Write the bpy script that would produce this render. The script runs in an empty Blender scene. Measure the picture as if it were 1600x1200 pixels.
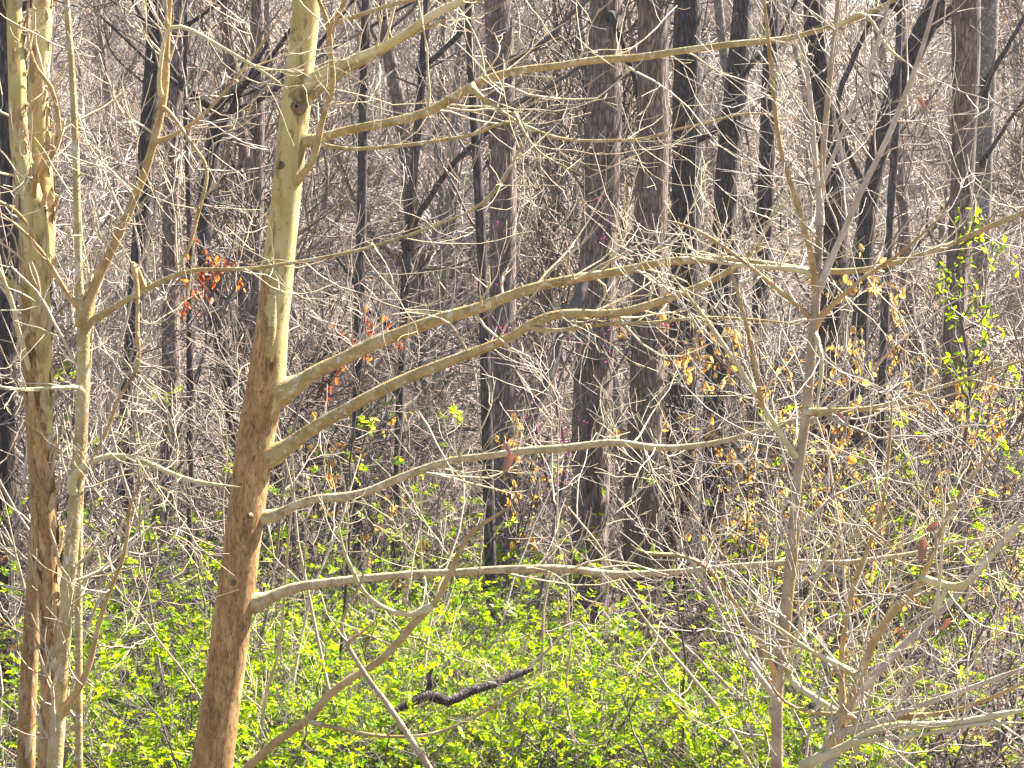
import bpy, math, random
import numpy as np
from mathutils import Vector

S = bpy.context.scene
COL = S.collection
rng = np.random.default_rng(11)
random.seed(11)
PI = math.pi

# ------------------------------------------------------------------ camera
CAMZ = 2.4
F = 2986.0                       # focal length in pixels of the 1600 px wide photograph
cam = bpy.data.cameras.new('camera')
camo = bpy.data.objects.new('camera', cam)
COL.objects.link(camo)
camo.location = (0, 0, CAMZ)
camo.rotation_euler = (math.radians(90), 0, 0)
cam.sensor_width = 36.0
cam.lens = 36.0 * F / 1600.0
cam.clip_start = 0.05
cam.clip_end = 2000
S.camera = camo

# ------------------------------------------------------------------ light
SUN_EL = math.radians(51)
SUN_AZ = math.radians(60)        # from the view direction (+y) towards the right (+x)
sd = Vector((math.sin(SUN_AZ) * math.cos(SUN_EL), math.cos(SUN_AZ) * math.cos(SUN_EL), math.sin(SUN_EL)))
W = bpy.data.worlds.new('World')
S.world = W
W.use_nodes = True
wn = W.node_tree
wn.nodes.clear()
sky = wn.nodes.new('ShaderNodeTexSky')
sky.sky_type = 'NISHITA'
sky.sun_disc = False
sky.sun_elevation = SUN_EL
sky.sun_rotation = SUN_AZ
sky.air_density = 1.0
sky.dust_density = 0.4
sky.ozone_density = 1.0
bg = wn.nodes.new('ShaderNodeBackground')
bg.inputs['Strength'].default_value = 0.05
wo = wn.nodes.new('ShaderNodeOutputWorld')
wn.links.new(sky.outputs[0], bg.inputs[0])
wn.links.new(bg.outputs[0], wo.inputs[0])
sl = bpy.data.lights.new('sun', 'SUN')
sl.energy = 5.0
sl.angle = math.radians(0.5)
sl.color = (1.0, 0.95, 0.86)
so = bpy.data.objects.new('sun', sl)
COL.objects.link(so)
so.location = (20, 20, 40)
so.rotation_euler = sd.to_track_quat('Z', 'Y').to_euler()
S.view_settings.view_transform = 'Standard'
S.view_settings.look = 'None'
S.view_settings.exposure = 2.62
S.view_settings.gamma = 1.0
S.cycles.max_bounces = 4
S.cycles.diffuse_bounces = 1
S.cycles.glossy_bounces = 2
S.cycles.transmission_bounces = 2
S.cycles.use_denoising = True
S.render.filter_size = 0.95

# ------------------------------------------------------------------ helpers
def px(x, y, d):
    """a pixel of the photograph at a distance -> a point of the place"""
    return np.array([(x - 800.0) / F * d, d, CAMZ + (600.0 - y) / F * d])

def sstep(a, b, x):
    t = np.clip((x - a) / (b - a), 0, 1)
    return t * t * (3 - 2 * t)

def ground_z(x, y):
    x = np.asarray(x, float); y = np.asarray(y, float)
    u = 0.10 * np.sin(x * .9 + .3 * y) + 0.07 * np.sin(1.7 * y - .6 * x + 1) + 0.05 * np.sin(2.9 * x + 2.1 * y)
    amp = 0.5 + 0.5 * sstep(18, 40, y)
    slope = 0.36 - 0.07 * sstep(2, 26, x)
    h = np.maximum(y - 27, 0)
    hill = slope * (h - 4 * (1 - np.exp(-h / 4)))
    over = np.maximum(hill - 26, 0)
    hill = hill - over * 0.85
    bank = 1.0 * (1 - sstep(0.5, 5.0, y))
    return u * amp + hill + bank

def unit(v):
    return v / np.maximum(np.linalg.norm(v, axis=-1, keepdims=True), 1e-9)

def catmull(pts, step):
    """resample control rows (any width; first three columns are xyz) along a smooth curve"""
    P = np.asarray(pts, float)
    P = np.vstack([2 * P[0] - P[1], P, 2 * P[-1] - P[-2]])
    out = []
    for i in range(1, len(P) - 2):
        a, b, c, d = P[i - 1:i + 3]
        m = max(2, int(np.linalg.norm(c[:3] - b[:3]) / step))
        for t in np.arange(m) / m:
            out.append(.5 * ((2 * b) + (c - a) * t + (2 * a - 5 * b + 4 * c - d) * t * t + (3 * b - a - 3 * c + d) * t ** 3))
    out.append(P[-2])
    return np.array(out)

def tubes(P, R, k=3, rough=0.0):
    """N polylines of n points with radii -> vertices, quads"""
    P = np.asarray(P, float); R = np.asarray(R, float)
    if P.ndim == 2:
        P = P[None]; R = R[None]
    N, n, _ = P.shape
    T = unit(np.gradient(P, axis=1))
    mean = unit(P[:, -1] - P[:, 0] + 1e-6)
    ref = np.where(np.abs(mean[:, 2:3]) > .75, np.array([[1., 0.13, 0]]), np.array([[0.1, 0.2, 1.]]))[:, None, :]
    U = unit(np.cross(T, np.broadcast_to(ref, T.shape)))
    V = np.cross(T, U)
    a = np.arange(k) * 2 * PI / k
    rr = R[:, :, None] * np.ones(k)
    if rough:
        ph = rng.uniform(0, 6, (N, 1, 6))
        s = np.arange(n)[None, :, None]
        aa = a[None, None, :]
        rr = rr * (1 + rough * (.5 * np.sin(2 * aa + .23 * s + ph[..., 0:1]) + .35 * np.sin(3 * aa - .41 * s + ph[..., 1:2])
                                + .3 * np.sin(.9 * s + aa + ph[..., 2:3]) + .3 * rng.uniform(-1, 1, (N, n, k))))
    X = P[:, :, None] + rr[..., None] * (np.cos(a)[:, None] * U[:, :, None] + np.sin(a)[:, None] * V[:, :, None])
    idx = np.arange(N * n * k).reshape(N, n, k)
    nx = np.roll(idx, -1, axis=2)
    q = np.stack([idx[:, :-1], nx[:, :-1], nx[:, 1:], idx[:, 1:]], -1).reshape(-1, 4)
    return X.reshape(-1, 3), q

class MB:
    def __init__(self): self.v = []; self.q = []; self.n = 0
    def add(self, vq):
        v, q = vq
        self.v.append(v); self.q.append(q + self.n); self.n += len(v)
        return self
    def mesh(self, name, mat, base=(0, 0, 0), smooth=True):
        v = np.concatenate(self.v) - np.asarray(base); q = np.concatenate(self.q)
        me = bpy.data.meshes.new(name)
        me.vertices.add(len(v)); me.vertices.foreach_set('co', v.astype(np.float32).ravel())
        me.loops.add(q.size); me.loops.foreach_set('vertex_index', q.astype(np.int32).ravel())
        me.polygons.add(len(q)); me.polygons.foreach_set('loop_start', (np.arange(len(q)) * 4).astype(np.int32))
        me.update(calc_edges=True)
        if smooth: me.shade_smooth()
        else: me.shade_flat()
        me.materials.append(mat)
        return me

def put(name, me, parent=None, kind=None):
    o = bpy.data.objects.new(name, me); COL.objects.link(o)
    if parent is not None: o.parent = parent
    if kind: o['kind'] = kind
    return o

def thing(name, loc, label, cat, group=None):
    o = bpy.data.objects.new(name, None); COL.objects.link(o)
    o.empty_display_size = .1
    o.location = loc
    o['label'] = label; o['category'] = cat
    if group: o['group'] = group
    return o

def dup(root, loc, rotz=0.0, scale=1.0, label=None):
    r = root.copy(); COL.objects.link(r)
    r.location = loc; r.rotation_euler = (0, 0, rotz); r.scale = (scale,) * 3
    if label: r['label'] = label
    for ch in root.children:
        c = ch.copy(); COL.objects.link(c); c.parent = r
        for g in ch.children:
            d = g.copy(); COL.objects.link(d); d.parent = c
    return r

# twig growth, many at once -------------------------------------------------
def walk(start, d, length, n, wob=.25, up=.1):
    N = len(start)
    d = unit(np.asarray(d, float)); P = np.empty((N, n, 3)); P[:, 0] = start
    st = (np.asarray(length) / (n - 1)).reshape(-1, 1)
    up = np.broadcast_to(np.asarray(up, float).reshape(-1, 1), (N, 1))
    for i in range(1, n):
        d = unit(d + rng.normal(0, wob, (N, 3)) + np.concatenate([np.zeros((N, 2)), up], 1))
        P[:, i] = P[:, i - 1] + d * st
    return P

def spawn(P, R, per, lo, hi, amin, amax, lens, taper=.6, rmul=.6, n=5, wob=.25, up=.1, rmin=.0012, tip=.45):
    """side shoots from N parent polylines: returns their polylines and radii"""
    N, n0, _ = P.shape
    M = N * per
    who = np.repeat(np.arange(N), per)
    t = rng.uniform(lo, hi, M) * (n0 - 1)
    i = np.minimum(t.astype(int), n0 - 2); f = (t - i)[:, None]
    pos = P[who, i] * (1 - f) + P[who, i + 1] * f
    rad = R[who, i] * (1 - f[:, 0]) + R[who, i + 1] * f[:, 0]
    tan = unit(P[who, i + 1] - P[who, i])
    side = unit(np.cross(tan, rng.normal(0, 1, (M, 3))))
    ang = rng.uniform(amin, amax, M)[:, None]
    d = tan * np.cos(ang) + side * np.sin(ang)
    L = rng.uniform(lens[0], lens[1], M) * (1 - taper * t / (n0 - 1))
    Q = walk(pos, d, L, n, wob, up)
    r0 = np.maximum(rad * rmul * rng.uniform(.7, 1.1, M), rmin)
    RR = r0[:, None] * np.linspace(1, tip, n)[None]
    return Q, np.maximum(RR, rmin * .6)

def leafset(pos, d, nrm, L, Wd, fold=.18):
    """pointed leaves folded along the midrib, nine vertices each"""
    N = len(pos)
    d = unit(d); s = unit(np.cross(d, nrm)); m = np.cross(s, d)
    L = np.asarray(L)[:, None]; w = np.asarray(Wd)[:, None] * .5
    b = pos
    droop = rng.uniform(-.05, .28, (N, 1)) * L
    m1 = pos + d * L * .35 - m * w * fold * 2
    m2 = pos + d * L * .72 - m * (w * fold + droop * .45)
    l1 = pos + d * L * .34 + s * w; r1 = pos + d * L * .34 - s * w
    l2 = pos + d * L * .70 + s * w * .72 - m * droop * .4; r2 = pos + d * L * .70 - s * w * .72 - m * droop * .4
    t = pos + d * L - m * droop
    v = np.stack([b, l1, m1, r1, l2, m2, r2, t], 1)
    base = (np.arange(N) * 8)[:, None, None]
    q = np.array([[0, 2, 1, 1], [0, 3, 2, 2], [1, 2, 5, 4], [2, 3, 6, 5], [4, 5, 7, 7], [5, 6, 7, 7]])
    # triangles are written as quads with a split edge point, so give them a real fourth corner
    q = np.array([[1, 2, 5, 4], [2, 3, 6, 5], [0, 2, 1, 8], [0, 9, 3, 2], [4, 5, 7, 10], [5, 6, 11, 7]])
    e = lambda a, c, k, o: (a + c) * .5 + o * k
    v8 = e(b, l1, .12, s * w); v9 = e(b, r1, -.12, s * w); v10 = e(l2, t, .10, s * w); v11 = e(r2, t, -.10, s * w)
    v = np.concatenate([v, np.stack([v8, v9, v10, v11], 1)], 1)
    base = (np.arange(N) * 12)[:, None, None]
    return v.reshape(-1, 3), (q[None] + base).reshape(-1, 4)

def smallleaf(pos, d, nrm, L, Wd, fold=.3):
    """two-quad folded leaf for foliage that is a few pixels large"""
    d = unit(d); s = unit(np.cross(d, nrm)); m = np.cross(s, d)
    L = np.asarray(L)[:, None]; w = np.asarray(Wd)[:, None] * .5
    mid = pos + d * L * .5 - m * w * fold
    t = pos + d * L - m * w * rng.uniform(-.2, .9, (len(pos), 1))
    v = np.stack([pos, pos + d * L * .45 + s * w, t, pos + d * L * .45 - s * w, mid], 1)
    q = np.array([[0, 4, 2, 1], [0, 3, 2, 4]])
    return v.reshape(-1, 3), (q[None] + (np.arange(len(pos)) * 5)[:, None, None]).reshape(-1, 4)

# ------------------------------------------------------------------ materials
def nodes(name):
    m = bpy.data.materials.new(name); m.use_nodes = True
    nt = m.node_tree; nt.nodes.clear()
    return m, nt, nt.nodes.new('ShaderNodeOutputMaterial')

def N_(nt, t, **kw):
    n = nt.nodes.new(t)
    for k, v in kw.items():
        if k in n.inputs.keys(): n.inputs[k].default_value = v
        else: setattr(n, k, v)
    return n

def ramp(nt, fac, stops):
    r = nt.nodes.new('ShaderNodeValToRGB')
    el = r.color_ramp.elements
    while len(el) < len(stops): el.new(.5)
    for e, (p, c) in zip(el, stops):
        e.position = p; e.color = (*c, 1) if len(c) == 3 else c
    nt.links.new(fac, r.inputs[0])
    return r

def coords(nt, scale):
    tc = nt.nodes.new('ShaderNodeTexCoord'); mp = nt.nodes.new('ShaderNodeMapping')
    mp.inputs['Scale'].default_value = scale
    nt.links.new(tc.outputs['Object'], mp.inputs[0])
    return tc, mp

def mixc(nt, fac, a, b, mode='MIX'):
    m = nt.nodes.new('ShaderNodeMix'); m.data_type = 'RGBA'; m.blend_type = mode
    for s, v in ((0, fac), (6, a), (7, b)):
        if isinstance(v, (int, float)): m.inputs[s].default_value = v
        elif isinstance(v, tuple): m.inputs[s].default_value = (*v, 1)
        else: nt.links.new(v, m.inputs[s])
    return m.outputs[2]

def finish(nt, out, color, rough=.8, bump=None, dist=.01, strength=1.0, spec=.3):
    p = nt.nodes.new('ShaderNodeBsdfPrincipled')
    p.inputs['Roughness'].default_value = rough
    p.inputs['Specular IOR Level'].default_value = spec
    nt.links.new(color, p.inputs['Base Color'])
    if bump is not None:
        b = nt.nodes.new('ShaderNodeBump'); b.inputs['Distance'].default_value = dist; b.inputs['Strength'].default_value = strength
        nt.links.new(bump, b.inputs['Height']); nt.links.new(b.outputs[0], p.inputs['Normal'])
    nt.links.new(p.outputs[0], out.inputs[0])
    return p

def bark_furrowed(name, dark, mid, light, lichen=(.36, .37, .32), lich=.62, fine=26):
    m, nt, out = nodes(name)
    tc, mp = coords(nt, (1, 1, .17))
    dn = N_(nt, 'ShaderNodeTexNoise', Scale=9.0, Detail=3.0); nt.links.new(mp.outputs[0], dn.inputs['Vector'])
    dm = nt.nodes.new('ShaderNodeVectorMath'); dm.operation = 'MULTIPLY_ADD'; dm.inputs[1].default_value = (.09, .09, .09)
    nt.links.new(dn.outputs['Color'], dm.inputs[0]); nt.links.new(mp.outputs[0], dm.inputs[2])
    oi = nt.nodes.new('ShaderNodeObjectInfo')
    n1 = N_(nt, 'ShaderNodeTexNoise', Scale=float(fine), Detail=7.0, Roughness=.68, Distortion=.6)
    nt.links.new(mp.outputs[0], n1.inputs['Vector'])
    v1 = N_(nt, 'ShaderNodeTexVoronoi', Scale=float(fine) * 1.7, feature='DISTANCE_TO_EDGE')
    nt.links.new(dm.outputs[0], v1.inputs['Vector'])
    c1 = ramp(nt, n1.outputs[0], [(.30, dark), (.5, mid), (.72, light)])
    fur = ramp(nt, v1.outputs[0], [(.0, (.42, .40, .40)), (.22, (1, 1, 1)), (.5, (1.2, 1.2, 1.2))])
    c2 = mixc(nt, 1.0, c1.outputs[0], fur.outputs[0], 'MULTIPLY')
    n2 = N_(nt, 'ShaderNodeTexNoise', Scale=9.0, Detail=6.0, Roughness=.7)
    nt.links.new(tc.outputs['Object'], n2.inputs['Vector'])
    lm = ramp(nt, n2.outputs[0], [(lich, (0, 0, 0)), (lich + .05, (1, 1, 1))])
    c3 = mixc(nt, lm.outputs[0], c2, lichen)
    tint = ramp(nt, oi.outputs['Random'], [(0, (.75, .72, .70)), (1, (1.15, 1.1, 1.1))])
    c4 = mixc(nt, 1.0, c3, tint.outputs[0], 'MULTIPLY')
    h = N_(nt, 'ShaderNodeMath', operation='MULTIPLY'); nt.links.new(n1.outputs[0], h.inputs[0]); nt.links.new(fur.outputs[0], h.inputs[1])
    finish(nt, out, c4, .9, h.outputs[0], .015, 1.0, .2)
    return m

def bark_sycamore(name, z0, z1):
    """flaking brown below, smooth cream above; z0..z1 is the height where one gives way to the other"""
    m, nt, out = nodes(name)
    tc, mp = coords(nt, (1, 1, .35))
    sx = nt.nodes.new('ShaderNodeSeparateXYZ'); nt.links.new(tc.outputs['Object'], sx.inputs[0])
    big = N_(nt, 'ShaderNodeTexNoise', Scale=5.5, Detail=9.0, Roughness=.68, Distortion=.5)
    nt.links.new(mp.outputs[0], big.inputs['Vector'])
    mr = N_(nt, 'ShaderNodeMapRange'); mr.inputs[1].default_value = z0; mr.inputs[2].default_value = z1
    nt.links.new(sx.outputs[2], mr.inputs[0])
    # mask = height + noise
    ad = N_(nt, 'ShaderNodeMath', operation='MULTIPLY_ADD'); ad.inputs[1].default_value = 2.4; nt.links.new(big.outputs[0], ad.inputs[0])
    mm = N_(nt, 'ShaderNodeMath', operation='MULTIPLY_ADD'); mm.inputs[1].default_value = 1.25; mm.inputs[2].default_value = -1.32; nt.links.new(mr.outputs[0], mm.inputs[0])
    nt.links.new(mm.outputs[0], ad.inputs[2])
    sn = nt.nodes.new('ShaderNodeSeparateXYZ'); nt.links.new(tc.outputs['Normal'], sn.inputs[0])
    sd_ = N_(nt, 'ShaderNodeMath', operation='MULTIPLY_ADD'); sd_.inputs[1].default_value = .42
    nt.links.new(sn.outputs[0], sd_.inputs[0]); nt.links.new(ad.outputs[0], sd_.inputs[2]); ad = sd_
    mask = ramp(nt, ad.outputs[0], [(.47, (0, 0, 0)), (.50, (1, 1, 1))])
    # smooth cream bark
    s1 = N_(nt, 'ShaderNodeTexNoise', Scale=7.0, Detail=6.0, Roughness=.65, Distortion=.8); nt.links.new(mp.outputs[0], s1.inputs['Vector'])
    cream = ramp(nt, s1.outputs[0], [(.28, (.25, .165, .045)), (.42, (.40, .295, .095)), (.56, (.48, .38, .16)), (.72, (.58, .50, .30))])
    fl = N_(nt, 'ShaderNodeTexNoise', Scale=55.0, Detail=4.0, Roughness=.6); nt.links.new(tc.outputs['Object'], fl.inputs['Vector'])
    fk = ramp(nt, fl.outputs[0], [(.30, (.35, .30, .22)), (.38, (1, 1, 1))])
    cream2 = mixc(nt, .75, cream.outputs[0], fk.outputs[0], 'MULTIPLY')
    pt = N_(nt, 'ShaderNodeTexNoise', Scale=6.5, Detail=8.0, Roughness=.72, Distortion=1.2)
    mpp = nt.nodes.new('ShaderNodeMapping'); mpp.inputs['Location'].default_value = (3.1, 1.7, .4); mpp.inputs['Scale'].default_value = (1, 1, .5)
    nt.links.new(tc.outputs['Object'], mpp.inputs[0]); nt.links.new(mpp.outputs[0], pt.inputs['Vector'])
    pk = ramp(nt, pt.outputs[0], [(.545, (0, 0, 0)), (.565, (1, 1, 1))])
    cream2 = mixc(nt, pk.outputs[0], cream2, (.24, .165, .07))
    pk2 = ramp(nt, pt.outputs[0], [(.61, (0, 0, 0)), (.63, (1, 1, 1))])
    cream2 = mixc(nt, pk2.outputs[0], cream2, (.13, .08, .035))
    # flaky brown bark
    mp2 = nt.nodes.new('ShaderNodeMapping'); mp2.inputs['Scale'].default_value = (1, 1, .28); nt.links.new(tc.outputs['Object'], mp2.inputs[0])
    v = N_(nt, 'ShaderNodeTexNoise', Scale=75.0, Detail=5.0, Roughness=.7, Distortion=1.5); nt.links.new(mp2.outputs[0], v.inputs['Vector'])
    nn = N_(nt, 'ShaderNodeTexNoise', Scale=16.0, Detail=9.0, Roughness=.75, Distortion=1.2); nt.links.new(mp2.outputs[0], nn.inputs['Vector'])
    brown = ramp(nt, nn.outputs[0], [(.32, (.14, .075, .025)), (.5, (.33, .19, .075)), (.66, (.50, .33, .16))])
    ed = ramp(nt, v.outputs[0], [(.36, (.38, .33, .28)), (.5, (1, 1, 1)), (.68, (1.25, 1.2, 1.15))])
    brown2 = mixc(nt, 1.0, brown.outputs[0], ed.outputs[0], 'MULTIPLY')
    pn = N_(nt, 'ShaderNodeTexNoise', Scale=11.0, Detail=5.0, Roughness=.6); nt.links.new(mp.outputs[0], pn.inputs['Vector'])
    pm = ramp(nt, pn.outputs[0], [(.62, (0, 0, 0)), (.65, (1, 1, 1))])
    brown3 = mixc(nt, pm.outputs[0], brown2, (.46, .36, .22))
    col = mixc(nt, mask.outputs[0], brown3, cream2)
    hb = mixc(nt, mask.outputs[0], nn.outputs[0], (.95, .95, .95))
    finish(nt, out, col, .75, hb, .006, .8, .3)
    return m

def bark_smooth(name, cols, scale=18, lichen=None, bump=.006, rough=.65, spec=.35, tint=None):
    m, nt, out = nodes(name)
    tc, mp = coords(nt, (1, 1, 1))
    n = N_(nt, 'ShaderNodeTexNoise', Scale=float(scale), Detail=6.0, Roughness=.65, Distortion=.6); nt.links.new(mp.outputs[0], n.inputs['Vector'])
    k = len(cols)
    c = ramp(nt, n.outputs[0], [(.3 + .4 * i / (k - 1), cc) for i, cc in enumerate(cols)]).outputs[0]
    if lichen:
        n2 = N_(nt, 'ShaderNodeTexNoise', Scale=30.0, Detail=5.0, Roughness=.7); nt.links.new(mp.outputs[0], n2.inputs['Vector'])
        lm = ramp(nt, n2.outputs[0], [(.55, (0, 0, 0)), (.62, (1, 1, 1))])
        c = mixc(nt, lm.outputs[0], c, lichen)
    if tint:
        oi = nt.nodes.new('ShaderNodeObjectInfo')
        t = ramp(nt, oi.outputs['Random'], [(i / (len(tint) - 1), cc) for i, cc in enumerate(tint)])
        c = mixc(nt, 1.0, c, t.outputs[0], 'MULTIPLY')
    fb = N_(nt, 'ShaderNodeTexNoise', Scale=120.0, Detail=3.0); nt.links.new(mp.outputs[0], fb.inputs['Vector'])
    finish(nt, out, c, rough, fb.outputs[0], bump, .6, spec)
    return m

def leaf_mat(name, cols, trans, scale=3.0, gloss=.012):
    m, nt, out = nodes(name)
    geo = nt.nodes.new('ShaderNodeNewGeometry')
    c = ramp(nt, geo.outputs['Random Per Island'], [(i / (len(cols) - 1), cc) for i, cc in enumerate(cols)]).outputs[0]
    tcol = mixc(nt, 1.0, c, trans, 'MULTIPLY')
    d = nt.nodes.new('ShaderNodeBsdfDiffuse'); nt.links.new(c, d.inputs[0])
    t = nt.nodes.new('ShaderNodeBsdfTranslucent'); nt.links.new(tcol, t.inputs[0])
    g = nt.nodes.new('ShaderNodeBsdfGlossy'); g.inputs['Roughness'].default_value = .35
    mx = nt.nodes.new('ShaderNodeMixShader'); mx.inputs[0].default_value = .6
    nt.links.new(d.outputs[0], mx.inputs[1]); nt.links.new(t.outputs[0], mx.inputs[2])
    m2 = nt.nodes.new('ShaderNodeMixShader'); m2.inputs[0].default_value = gloss
    nt.links.new(mx.outputs[0], m2.inputs[1]); nt.links.new(g.outputs[0], m2.inputs[2])
    nt.links.new(m2.outputs[0], out.inputs[0])
    return m

M = {}
M['furrow'] = bark_furrowed('furrowed_bark', (.08, .057, .046), (.24, .18, .15), (.44, .36, .315))
M['furrow_dark'] = bark_furrowed('dark_furrowed_bark', (.04, .031, .029), (.10, .082, .076), (.20, .172, .162), lich=.64)
M['furrow_warm'] = bark_furrowed('warm_furrowed_bark', (.10, .07, .052), (.24, .18, .14), (.40, .315, .25), lich=.66)
M['smooth_grey'] = bark_smooth('smooth_grey_bark', [(.09, .075, .06), (.17, .14, .11), (.25, .22, .18)], 9, (.38, .38, .33), .01, .8, .2)
M['olive'] = bark_smooth('olive_branch_bark', [(.21, .14, .045), (.36, .255, .10), (.48, .37, .19)], 14, (.50, .46, .34))
M['tan'] = bark_smooth('tan_branch_bark', [(.22, .13, .045), (.38, .245, .095), (.50, .355, .17)], 14)
M['cream'] = bark_smooth('cream_branch_bark', [(.38, .30, .13), (.50, .42, .22), (.60, .52, .34)], 10)
M['palegrey'] = bark_smooth('pale_branch_bark', [(.25, .175, .085), (.43, .33, .18), (.60, .50, .33)], 30)
M['greytwig'] = bark_smooth('grey_twig_bark', [(.27, .205, .15), (.42, .34, .26), (.57, .49, .395)], 12)
M['twig'] = bark_smooth('pale_twig_bark', [(.36, .27, .15), (.50, .40, .25), (.62, .53, .38)], 8)
M['thicket'] = bark_smooth('thicket_twig_bark', [(.38, .31, .24), (.50, .42, .335), (.60, .525, .44)], 3,
                           tint=[(1.1, 1.0, .93), (.10, .075, .068), (1.25, 1.15, 1.08), (.10, .076, .066), (1.25, 1.17, 1.17), (.13, .10, .085), (1.2, 1.1, 1.02), (.4, .31, .26)])
M['thicket_dark'] = bark_smooth('dark_thicket_bark', [(.06, .046, .04), (.11, .085, .075), (.18, .14, .125)], 4)
M['green'] = leaf_mat('new_green_leaf', [(.17, .28, .004), (.28, .38, .004), (.42, .47, .006), (.22, .33, .006), (.045, .12, .008)], (1.35, 1.4, .5))
M['yellow'] = leaf_mat('yellow_bud_leaf', [(.55, .50, .06), (.60, .58, .08), (.45, .50, .05)], (1.3, 1.3, .9))
M['orange'] = leaf_mat('withered_orange_leaf', [(.66, .34, .06), (.70, .44, .10), (.60, .36, .16), (.72, .54, .22), (.60, .24, .05)], (1.35, 1.3, .8))
M['red'] = leaf_mat('withered_red_leaf', [(.60, .12, .03), (.65, .22, .05), (.50, .10, .04)], (1.4, 1.2, .8))
M['brownleaf'] = leaf_mat('withered_brown_leaf', [(.36, .18, .11), (.42, .24, .16), (.34, .19, .13)], (1.3, 1.2, 1.1), gloss=.06)
M['magenta'] = leaf_mat('magenta_bud', [(.27, .02, .14), (.34, .04, .20), (.22, .02, .10)], (1.3, 1.2, 1.3))
M['litter_leaf'] = leaf_mat('litter_leaf', [(.20, .13, .09), (.28, .19, .13), (.14, .085, .055), (.36, .28, .22)], (1.1, 1, .9))

M['palebark'] = bark_smooth('pale_sapling_bark', [(.21, .14, .08), (.33, .235, .145), (.45, .35, .24)], 10)

def ground_mat():
    m, nt, out = nodes('leaf_litter')
    tc, mp = coords(nt, (1, 1, 1))
    v = N_(nt, 'ShaderNodeTexVoronoi', Scale=11.0); nt.links.new(mp.outputs[0], v.inputs['Vector'])
    n = N_(nt, 'ShaderNodeTexNoise', Scale=2.2, Detail=8.0, Roughness=.7); nt.links.new(mp.outputs[0], n.inputs['Vector'])
    sx = nt.nodes.new('ShaderNodeSeparateColor'); nt.links.new(v.outputs['Color'], sx.inputs[0])
    c = ramp(nt, sx.outputs[0], [(0, (.03, .021, .017)), (.35, (.075, .056, .047)), (.7, (.14, .11, .096)), (1, (.26, .22, .20))])
    d = ramp(nt, n.outputs[0], [(.3, (.5, .45, .42)), (.6, (1.1, 1.05, 1.05))])
    col = mixc(nt, 1.0, c.outputs[0], d.outputs[0], 'MULTIPLY')
    finish(nt, out, col, .9, v.outputs['Distance'], .08, 1.0, .2)
    return m

# ------------------------------------------------------------------ the ground: one sheet from the bank to past the crest
def build_ground():
    ys = np.concatenate([np.arange(-12, 40, .4), np.arange(40, 130, 1.2), np.arange(130, 420, 12.)])
    xs = np.concatenate([np.arange(-220, -30, 10.), np.arange(-30, 30, .5), np.arange(30, 230, 10.)])
    X, Y = np.meshgrid(xs, ys)
    Z = ground_z(X, Y) + rng.normal(0, .015, X.shape)
    v = np.stack([X, Y, Z], -1).reshape(-1, 3)
    i = np.arange(X.size).reshape(X.shape)
    q = np.stack([i[:-1, :-1], i[:-1, 1:], i[1:, 1:], i[1:, :-1]], -1).reshape(-1, 4)
    mb = MB(); mb.add((v, q))
    o = put('ground', mb.mesh('ground', ground_mat())); o['kind'] = 'structure'
build_ground()

def build_litter():
    n = 60000
    y = rng.uniform(6, 62, n) ; x = rng.uniform(-1, 1, n) * (3 + y * .33)
    p = np.stack([x, y, ground_z(x, y) + rng.uniform(.0, .05, n)], 1)
    d = rng.normal(0, 1, (n, 3)); d[:, 2] *= .4
    nr = rng.normal(0, .45, (n, 3)) + np.array([0, 0, 1])
    mb = MB(); s = rng.uniform(.06, .13, n)
    mb.add(smallleaf(p, d, nr, s, s * .6))
    put('leaf_litter', mb.mesh('leaf_litter', M['litter_leaf'], smooth=False), kind='stuff')
build_litter()

# ------------------------------------------------------------------ trees traced through the photograph
def trace(rows, d0, d1=None, step=.05):
    """rows of (px, py, width px) -> resampled points and radii; depth runs from d0 to d1"""
    rows = np.asarray(rows, float); d1 = d0 if d1 is None else d1
    s = np.concatenate([[0], np.cumsum(np.hypot(*np.diff(rows[:, :2], axis=0).T))]); s /= s[-1]
    dd = d0 + (d1 - d0) * s
    P = np.array([np.append(px(r[0], r[1], d), r[2] / F * d / 2) for r, d in zip(rows, dd)])
    C = catmull(P, step)
    return C[:, :3], np.maximum(C[:, 3], .001)

def wob_line(P, amt):
    n = len(P); t = np.arange(n)
    for ax in range(3):
        a = rng.uniform(0, 6, 3)
        P[:, ax] += amt * (np.sin(t * .31 + a[0]) + .6 * np.sin(t * .83 + a[1]) + .4 * np.sin(t * 1.7 + a[2])) * np.minimum(1, t / 3)
    return P

def poly(P, R, n):
    """resample a single polyline to n points as a batch of one"""
    t = np.linspace(0, len(P) - 1, n); i = np.minimum(t.astype(int), len(P) - 2); f = (t - i)[:, None]
    return (P[i] * (1 - f) + P[i + 1] * f)[None], (R[i] * (1 - f[:, 0]) + R[i + 1] * f[:, 0])[None]

def twigs_on(mb, P, R, per_m, lens, lo=.1, rm=.0022, sub=3, up=.12, amin=.5, amax=1.4, wob=.17):
    L = np.linalg.norm(np.diff(P, axis=0), axis=1).sum()
    k = max(2, int(per_m * L))
    A, RA = poly(P, R, 24)
    Q, RQ = spawn(A, RA, k, lo, .98, amin, amax, lens, .25, .34, 8, wob, up, rm, .5)
    RQ = np.minimum(RQ, rm * 2.4) * np.linspace(1, .75, 8)[None]
    mb.add(tubes(Q, RQ, 4))
    if sub:
        Q2, R2 = spawn(Q, RQ, sub, .2, .98, .5, 1.2, (lens[0] * .3, lens[1] * .5), .3, .7, 5, .18, .1, rm * .7, .6)
        mb.add(tubes(Q2, R2, 3))
        return Q, Q2
    return Q, None

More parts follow.
